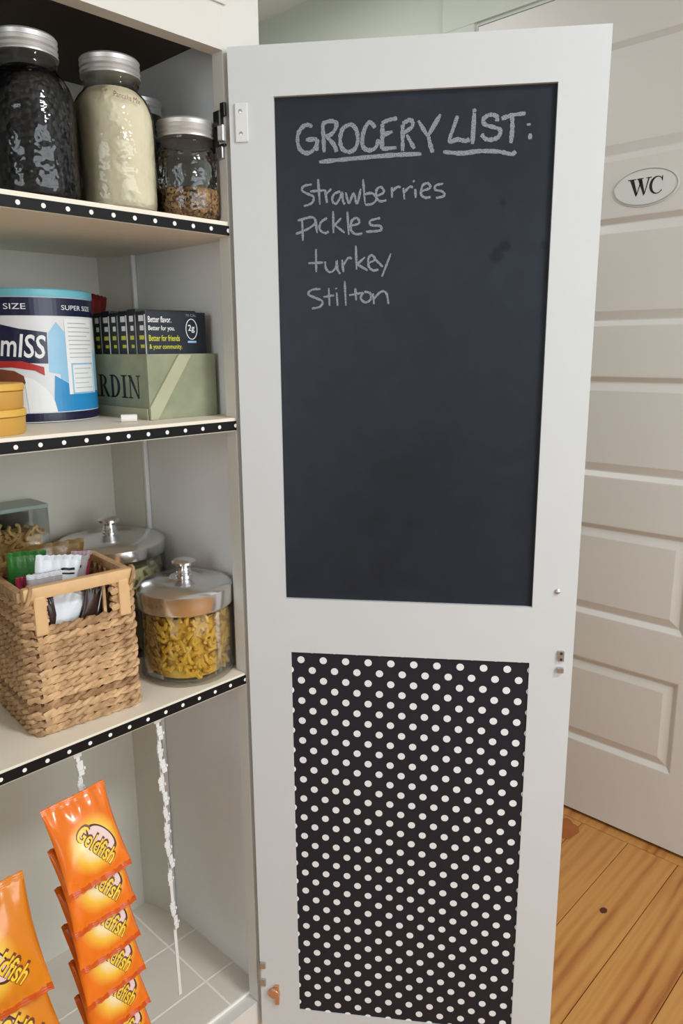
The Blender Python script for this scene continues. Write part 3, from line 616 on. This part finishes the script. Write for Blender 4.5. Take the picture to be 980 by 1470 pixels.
for ch, wd_ in (('J', .020), ('A', .029), ('R', .028), ('D', .0275), ('I', .0165), ('N', .0270)):
    for g_ in GL[ch]:
        if g_[0] == 'ring':
            _, gx, gy, ro, so, ri, si, t0_, t1_ = g_; A2 = [math.radians(t0_+(t1_-t0_)*k/14) for k in range(15)]
            polys = [[(gx+ro*math.cos(A2[k]), gy+so*math.sin(A2[k])), (gx+ro*math.cos(A2[k+1]), gy+so*math.sin(A2[k+1])), (gx+ri*math.cos(A2[k+1]), gy+si*math.sin(A2[k+1])), (gx+ri*math.cos(A2[k]), gy+si*math.sin(A2[k]))] for k in range(14)]
        else: polys = [g_]
        for pg in polys: q.prism([(ypos-u*.0285, .0255+v*.0285) for u, v in pg], lambda u, v, hh_: (KX0-.0004+hh_*.0004, u, v), 1)
    ypos -= wd_
q.build('lettering', 'print_black', KR)

# snack boxes standing one behind another in the crate
BX0, BX1 = KX0+.007, KX0+.007+.089
ths = [.0165]*7+[.0185]
yb = KY0+.0085
for k in range(8):
    th_ = .0205; ya = yb+k*(th_+.0006); zh = .126+.0015*((k*5) % 3)
    t = empty('snack_box', (0, 0, ZM+.0055))
    tag(t, ('dark green snack box with white and yellow slogan, foremost in the crate' if k == 0 else 'dark snack box in the green crate, %s behind the slogan box' % ('directly', 'second', 'third', 'fourth', 'fifth', 'sixth', 'seventh')[k-1]), 'box', 'snack boxes in the crate')
    mat = ('box_navy', 'box_green')[k % 2] if k else 'box_navy'
    bx('carton', (BX0, ya, 0), (BX1, ya+th_, zh), mat, t, .0007)
    # spine print facing left
    for j, (z0_, z1_, m_) in enumerate(((.114, .121, 'print_white'), (.103, .109, 'print_white'), (.092, .097, 'print_yellow'), (.082, .086, 'print_yellow'))):
        bx('spine_print', (BX0-.0003, ya+.005+.002*(k % 2), z0_), (BX0, ya+th_-.005-.002*(j % 2), z1_), m_, t)
    bx('spine_stripe', (BX0-.0003, ya+.001, .01), (BX0, ya+.0032, .122), 'print_grey' if k % 2 else 'print_white', t)
    if k == 0:
        fn = lambda u, v: (BX0+u, ya-.0003, v)
        for j, (s_, m_, w2) in enumerate((('Better flavor.', 'print_white', .0335), ('Better for you.', 'print_white', .038), ('Better for friends', 'print_yellow', .045), ('& your community.', 'print_yellow', .048))):
            decal_text('lettering', s_, fn, m_, t, w2, .0074, .012, 0, (.003, .1125-j*.0112))
        q = MB(); q.tube([(BX0+.0665+.0085*math.cos(a), ya-.0002, .105+.0125*math.sin(a)) for a in [2*math.pi*i/28 for i in range(28)]], .0006, 5, True); q.build('emblem_ring', 'print_white', t)
        decal_text('lettering', '2g', fn, 'print_white', t, .010, .010, .012, 0, (.0612, .1005))
        decal_text('lettering', '70 CAL', fn, 'print_grey', t, .016, .003, 0, 0, (.0585, .1205))
        bx('blue_flash', (BX0+.06, ya-.0003, .088), (BX0+.073, ya, .0905), 'print_pale_blue', t)

# piece of chalk
t = MB().lathe([(0, 0), (.0038, 0), (.0046, .0006), (.0046, .0184), (.004, .019), (0, .019)], 18).build('chalk_stick', 'chalk_stick', None, True, (-.1275, .060, ZM+.0047), (0, math.pi/2, -.55))
tag(t, 'short white chalk stick lying in front of the green crate', 'chalk')

# ------------------------------------------------------------------ bags and wrappers
def bag_surface(w, h, T, seed):
    rr = random.Random(seed); ph = [rr.uniform(0, 6.28) for _ in range(6)]
    def S(u, v, side):
        f = (max(0, math.sin(math.pi*u))**.55)*(max(0, math.sin(math.pi*min(1, max(0, (v-.07)/.86))))**.6)
        waist = 1-.07*math.sin(math.pi*v)
        wr_ = .0016*(math.sin(9*u*math.pi+ph[0]+3*v)*math.exp(-((v-.12)/.10)**2)+math.sin(8*u*math.pi+ph[1])*math.exp(-((v-.9)/.09)**2)) + .0012*math.sin(5*v+7*u+ph[2])
        return Vector(((u-.5)*w*waist, side*(T*f)+wr_ + .0009*math.sin(u*6+ph[3])*(1-f), -v*h))
    return S
def bag(name, w, h, T, seed, front, back, parent, nu=14, nv=18):
    S = bag_surface(w, h, T, seed); me = bpy.data.meshes.new(name); vs = []; fs = []; uvs = []; mi = []
    for side in (-1, 1):
        for j in range(nv+1):
            for i in range(nu+1):
                p = S(i/nu, j/nv, side)
                if side > 0: p.y += .0004
                if j in (0, nv): p.z += .0006*(1 if i % 2 else -1)
                vs.append(p)
    N = (nu+1)*(nv+1)
    for sd in (0, 1):
        for j in range(nv):
            for i in range(nu):
                a = sd*N+j*(nu+1)+i; qd = (a, a+nu+1, a+nu+2, a+1); 
                fs.append(qd if sd == 0 else tuple(reversed(qd))); mi.append(sd)
    rim = [i for i in range(nu+1)]+[j*(nu+1)+nu for j in range(1, nv+1)]+[nv*(nu+1)+i for i in reversed(range(nu))]+[j*(nu+1) for j in reversed(range(1, nv))]
    for k in range(len(rim)): a, b_ = rim[k], rim[(k+1) % len(rim)]; fs.append((a, b_, b_+N, a+N)); mi.append(1)
    me.from_pydata(vs, [], fs); me.update(); ul = me.uv_layers.new(name='UVMap')
    for p in me.polygons:
        p.use_smooth = True; p.material_index = mi[p.index]
        for li in p.loop_indices:
            k = me.loops[li].vertex_index % N; ul.data[li].uv = ((k % (nu+1))/nu, 1-(k//(nu+1))/nv)
    me.materials.append(MATS[front]); me.materials.append(MATS[back])
    o = bpy.data.objects.new(name, me); COL.objects.link(o); o.parent = parent
    return o, S
def seal(S, v0, v1, mat, parent, side=-1):
    q = MB(); k = 14
    for r in range(3):
        va, vb = v0+(v1-v0)*r/3+.002, v0+(v1-v0)*(r+1)/3-.002
        vs = []
        for i in range(k+1):
            a = S(i/k, va, side); b_ = S(i/k, vb, side); a.y -= .0005; b_.y -= .0005; vs += [a, b_]
        q.add(vs, [(2*i, 2*i+1, 2*i+3, 2*i+2) for i in range(k)])
    return q.build('crimped_seal', mat, parent)

# ------------------------------------------------------------------ lowest shelf: wicker basket
BW, BD, BH = .139, .134, .172
BK = empty('wicker_basket', (-.2805, .0335, ZL), math.radians(-5.2)); tag(BK, 'square woven rush basket with wooden handle on the lowest shelf, full of wrapped snacks', 'basket')
def rrect(inset, cr=.010, step=.0035):
    x0_, y0_, x1_, y1_ = inset, inset, BW-inset, BD-inset; P = []
    def seg(a, b_):
        L = math.hypot(b_[0]-a[0], b_[1]-a[1]); k = max(1, int(L/step))
        for i in range(k): P.append((a[0]+(b_[0]-a[0])*i/k, a[1]+(b_[1]-a[1])*i/k))
    def arc(cx_, cy_, a0_, a1_):
        for i in range(5): a = a0_+(a1_-a0_)*i/5; P.append((cx_+cr*math.cos(a), cy_+cr*math.sin(a)))
    h = math.pi/2
    seg((x0_+cr, y0_), (x1_-cr, y0_)); arc(x1_-cr, y0_+cr, -h, 0); seg((x1_, y0_+cr), (x1_, y1_-cr)); arc(x1_-cr, y1_-cr, 0, h)
    seg((x1_-cr, y1_), (x0_+cr, y1_)); arc(x0_+cr, y1_-cr, h, 2*h); seg((x0_, y1_-cr), (x0_, y0_+cr)); arc(x0_+cr, y0_+cr, 2*h, 3*h)
    return P
def rope(path, pitch, amp, r, ph, z, closed, seed):
    rr = random.Random(seed); q = MB(); L = [0]
    for i in range(1, len(path)): L.append(L[-1]+math.hypot(path[i][0]-path[i-1][0], path[i][1]-path[i-1][1]))
    tot = L[-1]+math.hypot(path[0][0]-path[-1][0], path[0][1]-path[-1][1]); turns = max(1, round(tot/pitch)); nP = len(path)
    jit = [rr.uniform(-.35, .35) for _ in range(nP)]
    jit = [sum(jit[(i+k) % nP] for k in range(-4, 5))/4 for i in range(nP)]
    for s in (0, 1):
        pts = []; rad = []
        for i, p in enumerate(path):
            a = path[(i+1) % nP]; b_ = path[i-1]
            if not closed: a = path[min(nP-1, i+1)]; b_ = path[max(0, i-1)]
            t = Vector((a[0]-b_[0], a[1]-b_[1])).normalized(); n_ = Vector((t.y, -t.x))
            w_ = 2*math.pi*turns*L[i]/tot+ph+math.pi*s+jit[i]
            pts.append((p[0]+n_.x*amp*math.cos(w_), p[1]+n_.y*amp*math.cos(w_), z+amp*1.25*math.sin(w_))); rad.append(r*(1+.22*math.sin(3.1*w_+s)+.15*jit[i]))
        q.tube(pts, rad, 6, closed)
    return q
NR = 17; RH = (BH-.004)/NR
full = rrect(.0055)
rowm = [rope(full, .031, .0021, .0036, ph, 0, True, 11+i).mesh('weave_row', True) for i, ph in enumerate((0, 1.7, 3.0, 4.4))]
gapx = [p for p in full[::-1]]
# rows beside the handle opening run round the back from post to post
i0 = min(range(len(full)), key=lambda i: abs(full[i][1]-.0055)+abs(full[i][0]-.104)); i1 = min(range(len(full)), key=lambda i: abs(full[i][1]-.0055)+abs(full[i][0]-.030))
part = full[i0:]+full[:i1+1] if i0 > i1 else full[i0:i1+1]
rowg = [rope(part, .031, .0021, .0036, ph, 0, False, 31+i).mesh('weave_row', True) for i, ph in enumerate((0, 2.0))]
for me in rowm+rowg: me.materials.append(MATS['rush'])
for k in range(NR):
    o = link('weave_row', rowm[(k*3+k//4) % 4] if k < NR-4 else rowg[k % 2], None, BK, (0, 0, .0055+k*RH))
bx('bottom_board', (.006, .006, .001), (BW-.006, BD-.006, .004), 'rush', BK)
for i in range(9):   # upright stakes inside the weave
    for yy in (.0115, BD-.0115): bx('stake', (.012+i*.0143, yy-.0015, .004), (.0155+i*.0143, yy+.0015, BH-(.045 if yy < .02 and 2 <= i <= 5 else .008)), 'rush', BK)
for i in range(7):
    for xx in (.0115, BW-.0115): bx('stake', (xx-.0015, .02+i*.0155, .004), (xx+.0015, .0235+i*.0155, BH-.008), 'rush', BK)
# wooden handle: top bar with two posts, and rim bars round the other sides
q = MB(); q.box((.004, -.001, BH-.008), (BW-.003, .010, BH+.007), .003); q.build('handle_bar', 'pale_wood', BK, True)
for x_ in (.014, BW-.026): bx('handle_post', (x_, -.0015, BH-.050), (x_+.014, .0095, BH-.004), 'pale_wood', BK, .0025)
bx('rim_bar', (-.0005, .008, BH-.010), (.0095, BD-.004, BH+.002), 'rush', BK, .003); bx('rim_bar', (BW-.0095, .008, BH-.010), (BW+.0005, BD-.004, BH+.002), 'rush', BK, .003); bx('rim_bar', (.004, BD-.0095, BH-.010), (BW-.004, BD+.0005, BH+.002), 'rush', BK, .003)
# lashings where the handle meets the rim
for x_ in (.006, BW-.012): 
    q = MB(); q.tube([(x_+.003+.0075*math.cos(a)*.5, .0045+.0085*math.sin(a), BH-.003+.011*math.cos(a)) for a in [2*math.pi*i/14 for i in range(14)]], .0022, 6, True); q.build('lashing', 'rush', BK, True)

def basket_pt(x, y, z): 
    a = math.radians(-5.2); return (-.2805+x*math.cos(a)-y*math.sin(a), .0335+x*math.sin(a)+y*math.cos(a), ZL+z)
def wrapper(name, label, w, h, T, seed, front, back, loc, rot, cat='snack', stripes=None):
    t = empty(name, basket_pt(*loc), rot=rot); tag(t, label, cat, 'wrapped snacks in the wicker basket')
    o, S = bag('wrapper', w, h, T, seed, front, back, t)
    seal(S, .005, .06, back, t); 
    if stripes:
        q = MB()
        for v0, v1, u0_, u1_ in stripes:
            k = 8; vs = []
            for i in range(k+1):
                u_ = u0_+(u1_-u0_)*i/k
                a = S(u_, v0, -1); b_ = S(u_, v1, -1); a.y -= .0006; b_.y -= .0006; vs += [a, b_]
            q.add(vs, [(2*i, 2*i+1, 2*i+3, 2*i+2) for i in range(k)])
        q.build('printed_stripes', 'print_black' if front != 'wrap_brown' else 'print_white', t)
    return t
wrapper('snack_packet', 'white paper packet standing upright behind the basket handle', .058, .095, .006, 3, 'wrap_white', 'wrap_white', (.064, .046, .198), (math.radians(4), .22, .08), 'packet', [(.16, .19, .55, .9), (.22, .24, .6, .9)])
wrapper('snack_packet', 'pale grey packet leaning in the left front corner of the basket', .040, .10, .006, 4, 'wrap_grey', 'wrap_white', (.041, .034, .184), (math.radians(3), .03, -.1), 'packet')
wrapper('snack_packet', 'pinkish grey packet behind the white packet in the basket', .055, .10, .006, 5, 'wrap_grey', 'wrap_grey', (.083, .064, .190), (math.radians(3), .18, .1), 'packet', [(.12, .15, .2, .8)])
wrapper('snack_bar', 'crimson wrapped bar at the right rear of the basket', .034, .10, .006, 6, 'wrap_pink', 'wrap_grey', (.104, .078, .190), (math.radians(3), .22, .25), 'snack bar', [(.10, .13, .15, .85), (.2, .22, .2, .8)])
wrapper('snack_bar', 'brown striped bar seen through the right of the handle opening', .028, .065, .004, 8, 'wrap_brown', 'wrap_brown', (.097, .0205, .163), (0, .30, 0), 'snack bar', [(.1, .9, .2, .27), (.1, .9, .36, .40), (.1, .9, .55, .6), (.1, .9, .72, .76)])
wrapper('snack_bar', 'brown striped bar seen through the left of the handle opening', .018, .065, .004, 9, 'wrap_brown', 'wrap_brown', (.038, .0205, .160), (0, -.12, 0), 'snack bar', [(.1, .9, .2, .3), (.1, .9, .45, .5), (.1, .9, .7, .76)])
wrapper('snack_packet', 'pale blue grey packet in the middle of the handle opening', .046, .07, .004, 10, 'wrap_white', 'wrap_grey', (.070, .0235, .160), (0, .55, 0), 'packet')
wrapper('snack_packet', 'peach coloured packet low behind the handle opening', .080, .065, .003, 12, 'wrap_peach', 'wrap_peach', (.070, .0315, .155), (0, 0, 0), 'packet')
wrapper('snack_bag', 'olive brown snack bag lying at the back of the basket', .095, .09, .010, 13, 'wrap_olive', 'wrap_olive', (.072, .106, .199), (0, .02, 0), 'snack bag')
wrapper('snack_bag', 'bright green snack bag at the left rear of the basket', .046, .09, .008, 14, 'wrap_green', 'wrap_green', (.041, .090, .198), (math.radians(2), .08, -.1), 'snack bag')
wrapper('snack_bar', 'dark red bar at the far left edge of the basket', .018, .09, .004, 15, 'wrap_pink', 'wrap_pink', (.021, .046, .180), (math.radians(2), 0, -.3), 'snack bar')

# ------------------------------------------------------------------ glass canisters with steel lids
def knob_lid(R, zb, parent, rim):
    prof = [(0, zb), (R+.0008, zb), (R+.002, zb+.002), (R+.002, zb+rim-.003), (R-.001, zb+rim), (R*.90, zb+rim+.0035), (R*.60, zb+rim+.0075), (R*.34, zb+rim+.0085), (R*.32, zb+rim+.0095), (.0, zb+rim+.0095)]
    l_ = MB().lathe(prof, 56).build('lid', 'steel', parent, True)
    z = zb+rim+.0094
    MB().lathe([(0, z), (.0115, z), (.0115, z+.002), (.0095, z+.0035), (.0105, z+.006), (.009, z+.008), (.0085, z+.012), (.0115, z+.0145), (.0155, z+.0175), (.0160, z+.0205), (.0140, z+.0225), (.006, z+.0245), (0, z+.0248)], 32).build('knob', 'steel', l_, True)
def pasta(parent, R, z0_, z1_, count, mat, ln, rr_, seed, curl=True):
    rn = random.Random(seed); q = MB()
    for i in range(count):
        a = rn.uniform(0, 2*math.pi); rad = R*math.sqrt(rn.uniform(.6, 1)) if i % 5 else R*math.sqrt(rn.uniform(0, .6))
        c_ = Vector((rad*math.cos(a), rad*math.sin(a), rn.uniform(z0_+rr_*2, z1_-rr_)))
        d = Vector((rn.gauss(0, 1), rn.gauss(0, 1), rn.gauss(0, .9))).normalized(); e = d.orthogonal().normalized()
        pts = []
        for k in range(5):
            s_ = k/4-.5; p = c_+d*ln*s_+(e*(.35*ln*math.cos(s_*3.2)) if curl else Vector((0, 0, 0)))
            rho = math.hypot(p.x, p.y); lim = R-rr_-.001
            if rho > lim: p.x *= lim/rho; p.y *= lim/rho
            p.z = min(max(p.z, z0_+rr_), z1_+.004); pts.append(p)
        q.tube(pts, rr_, 6)
    q.lathe([(0, z0_), (R*.80, z0_), (R*.80, z1_-.006), (0, z1_-.006)], 20)
    o = q.build('contents', mat, parent, True); o['kind'] = 'stuff'; return o
def canister(label, x, y, R, zl, rim, cont):
    t = empty('glass_canister', (x, y, ZL)); tag(t, label, 'canister', 'glass canisters with steel lids')
    MB().lathe([(0, .0), (R*.93, 0), (R, .005), (R, zl-.004), (R-.004, zl-.001), (R-.007, zl-.001), (R-.0045, zl-.006), (R-.0028, .010), (R*.9, .007), (0, .007)], 56).build('glass', 'canister_glass', t, True)
    knob_lid(R-.0012, zl, t, rim); cont(t); return t
canister('glass canister of yellow pasta with steel knob lid, beside the basket', -.0445, .0680, .0632, .0985, .0275, lambda t: pasta(t, .0598, .0075, .095, 420, 'pasta_yellow', .019, .0031, 21))
canister('larger glass canister with steel knob lid, behind the basket', -.0625, .2245,   .0765, .143, .020, lambda t: pasta(t, .0730, .0075, .132, 300, 'pasta_pale', .022, .0036, 22, False))

# clear box of nuts behind the basket
t = empty('clear_snack_box', (-.185, .272, ZL)); tag(t, 'tall clear plastic box of pretzels at the back left of the lowest shelf', 'container')
hx, hy, hh = .043, .026, .220
q = MB(); th_ = .0015
q.box((-hx, -hy, 0), (hx, hy, .002)); q.box((-hx, -hy, .002), (-hx+th_, hy, hh)); q.box((hx-th_, -hy, .002), (hx, hy, hh)); q.box((-hx+th_, -hy, .002), (hx-th_, -hy+th_, hh)); q.box((-hx+th_, hy-th_, .002), (hx-th_, hy, hh)); q.build('tub', 'box_plastic', t)
bx('lid', (-hx-.001, -hy-.001, hh), (hx+.001, hy+.001, hh+.006), 'clear_lid', t, .002)
rn = random.Random(5); q = MB()
for i in range(170):
    c_ = Vector((rn.uniform(-.034, .034), rn.uniform(-.018, .018) if i % 2 else -.019, rn.uniform(.01, .198))); d = Vector((rn.gauss(0, 1), rn.gauss(0, .4), rn.gauss(0, 1))).normalized(); e = d.orthogonal().normalized()
    pts = [c_+d*.008*math.cos(k*.9)+e*.006*math.sin(k*.9) for k in range(5)]
    for p in pts: p.x = min(max(p.x, -.039), .039); p.y = min(max(p.y, -.0215), .0215); p.z = min(max(p.z, .006), .205)
    q.tube(pts, .0025, 6)
q.box((-.037, -.014, .0025), (.037, .020, .188)); o = q.build('contents', 'nuts', t, True); o['kind'] = 'stuff'

# ------------------------------------------------------------------ hanging clip strips and orange bags under the lowest shelf
ZS = .8672
def clip_strip(label, x, y, L, tilt, clips, skip=()):
    t = empty('clip_strip', (x, y, ZS)); tag(t, label, 'clip strip', 'white clip strips hanging under the lowest shelf'); t.rotation_euler = (0, tilt, 0)
    q = MB(); q.box((-.0023, -.0006, -L), (.0023, .0006, -.002), .0003); q.build('band', 'white_plastic', t)
    bx('hanger_tab', (-.005, -.0009, -.010), (.005, .0009, 0), 'white_plastic', t, .0006)
    cm = MB(); cm.box((-.0045, -.0030, -.016), (.0045, -.0008, -.001), .0006); cm.box((-.0055, -.0065, -.020), (.0035, -.0030, -.013), .0008); cm.box((-.0068, -.0055, -.008), (-.0045, -.0020, -.003), .0005); cm.box((.0040, -.0050, -.014), (.0068, -.0018, -.010), .0005)
    cm.v = [(x*.78, y*.8, z*.9) for x, y, z in cm.v]; me = cm.mesh('clip'); me.materials.append(MATS['white_plastic'])
    for k in range(clips):
        if k in skip: continue
        o = link('clip', me, None, t, (.0012*((-1)**k), 0, -.014-k*.0235), (0, .12*math.sin(k*2.3), .25*math.sin(k*1.7)))
    return t
clip_strip('empty white clip strip hanging between the orange bags and the cabinet wall', -.1345, .012, .425, -.02, 13, (10,))
clip_strip('white clip strip holding the column of orange snack bags', -.243, .010, .36, -.03, 13, tuple(range(2, 13)))

def snack_bag(label, x, y, z, w, h, T, seed, rot, group, front='bag_print', text=True, white=True):
    t = empty('snack_bag', (x, y, z), rot=rot); tag(t, label, 'snack bag', group)
    o, S = bag('pouch', w, h, T, seed, front, 'bag_back', t, 18, 24)
    seal(S, .004, .065, front, t); seal(S, .935, .996, 'bag_back', t)
    def fn(u, v):
        p = S(u/w+.5, v/h, -1); p.y -= .0007; return p
    if text:
        fb = lambda u, v: fn(u, v)+Vector((0, .0002, 0))
        decal_text('lettering_outline', 'Goldfish', lambda u, v: fb(u, h*.5-v), 'print_brown', t, w*.74, w*.27, .05, -.95, (-w*.26, h*.09))
        decal_text('lettering', 'Goldfish', lambda u, v: fn(u, h*.5-v), 'print_gold', t, w*.71, w*.23, .014, -.95, (-w*.243, h*.082))
    return t
ORD = ('topmost', 'second', 'third', 'fourth', 'fifth', 'lowest')
for k in range(6):
    x_ = -.2585+.0035*k; z_ = .8225-.0515*k
    lean = math.radians(-24+(.8*k))
    snack_bag('orange foil snack bag, %s of the full column on the clip strip' % (ORD[k] if k in (0, 5) else ORD[k]+' from the top'), x_, -.004, z_, .079, .103, .0100, 40+k, (lean, math.radians(-2), math.radians(2)), 'orange snack bags hanging in a column')
snack_bag('orange foil snack bag at the left edge of the photo, upper of that column', -.373, -.012, .768, .092, .135, .013, 61, (math.radians(-16), math.radians(-4), math.radians(-6)), 'orange snack bags at the left edge', 'bag_print_left', True)
snack_bag('orange foil snack bag at the left edge of the photo, middle of that column', -.372, -.006, .682, .098, .14, .012, 62, (math.radians(-20), math.radians(-5), 0), 'orange snack bags at the left edge', 'bag_print_left', True)
snack_bag('orange foil snack bag at the left edge of the photo, lowest of that column', -.362, -.004, .610, .098, .14, .012, 63, (math.radians(-20), math.radians(-3), 0), 'orange snack bags at the left edge', 'bag_print_left', True)
clip_strip('white clip strip holding the orange bags at the left edge of the photo', -.372, .012, .36, 0, 13, tuple(range(3, 13)))

# dark red packet behind the canister
t = empty('red_packet', (-.030, .2795, ZM), rot=(0, 0, .1)); tag(t, 'dark red packet showing above the boxes behind the canister', 'packet')
o, S = bag('pouch', .046, .165, .007, 71, 'red_wrap', 'red_wrap', t); o.location = (0, 0, .165); o.rotation_euler = (0, .18, 0)
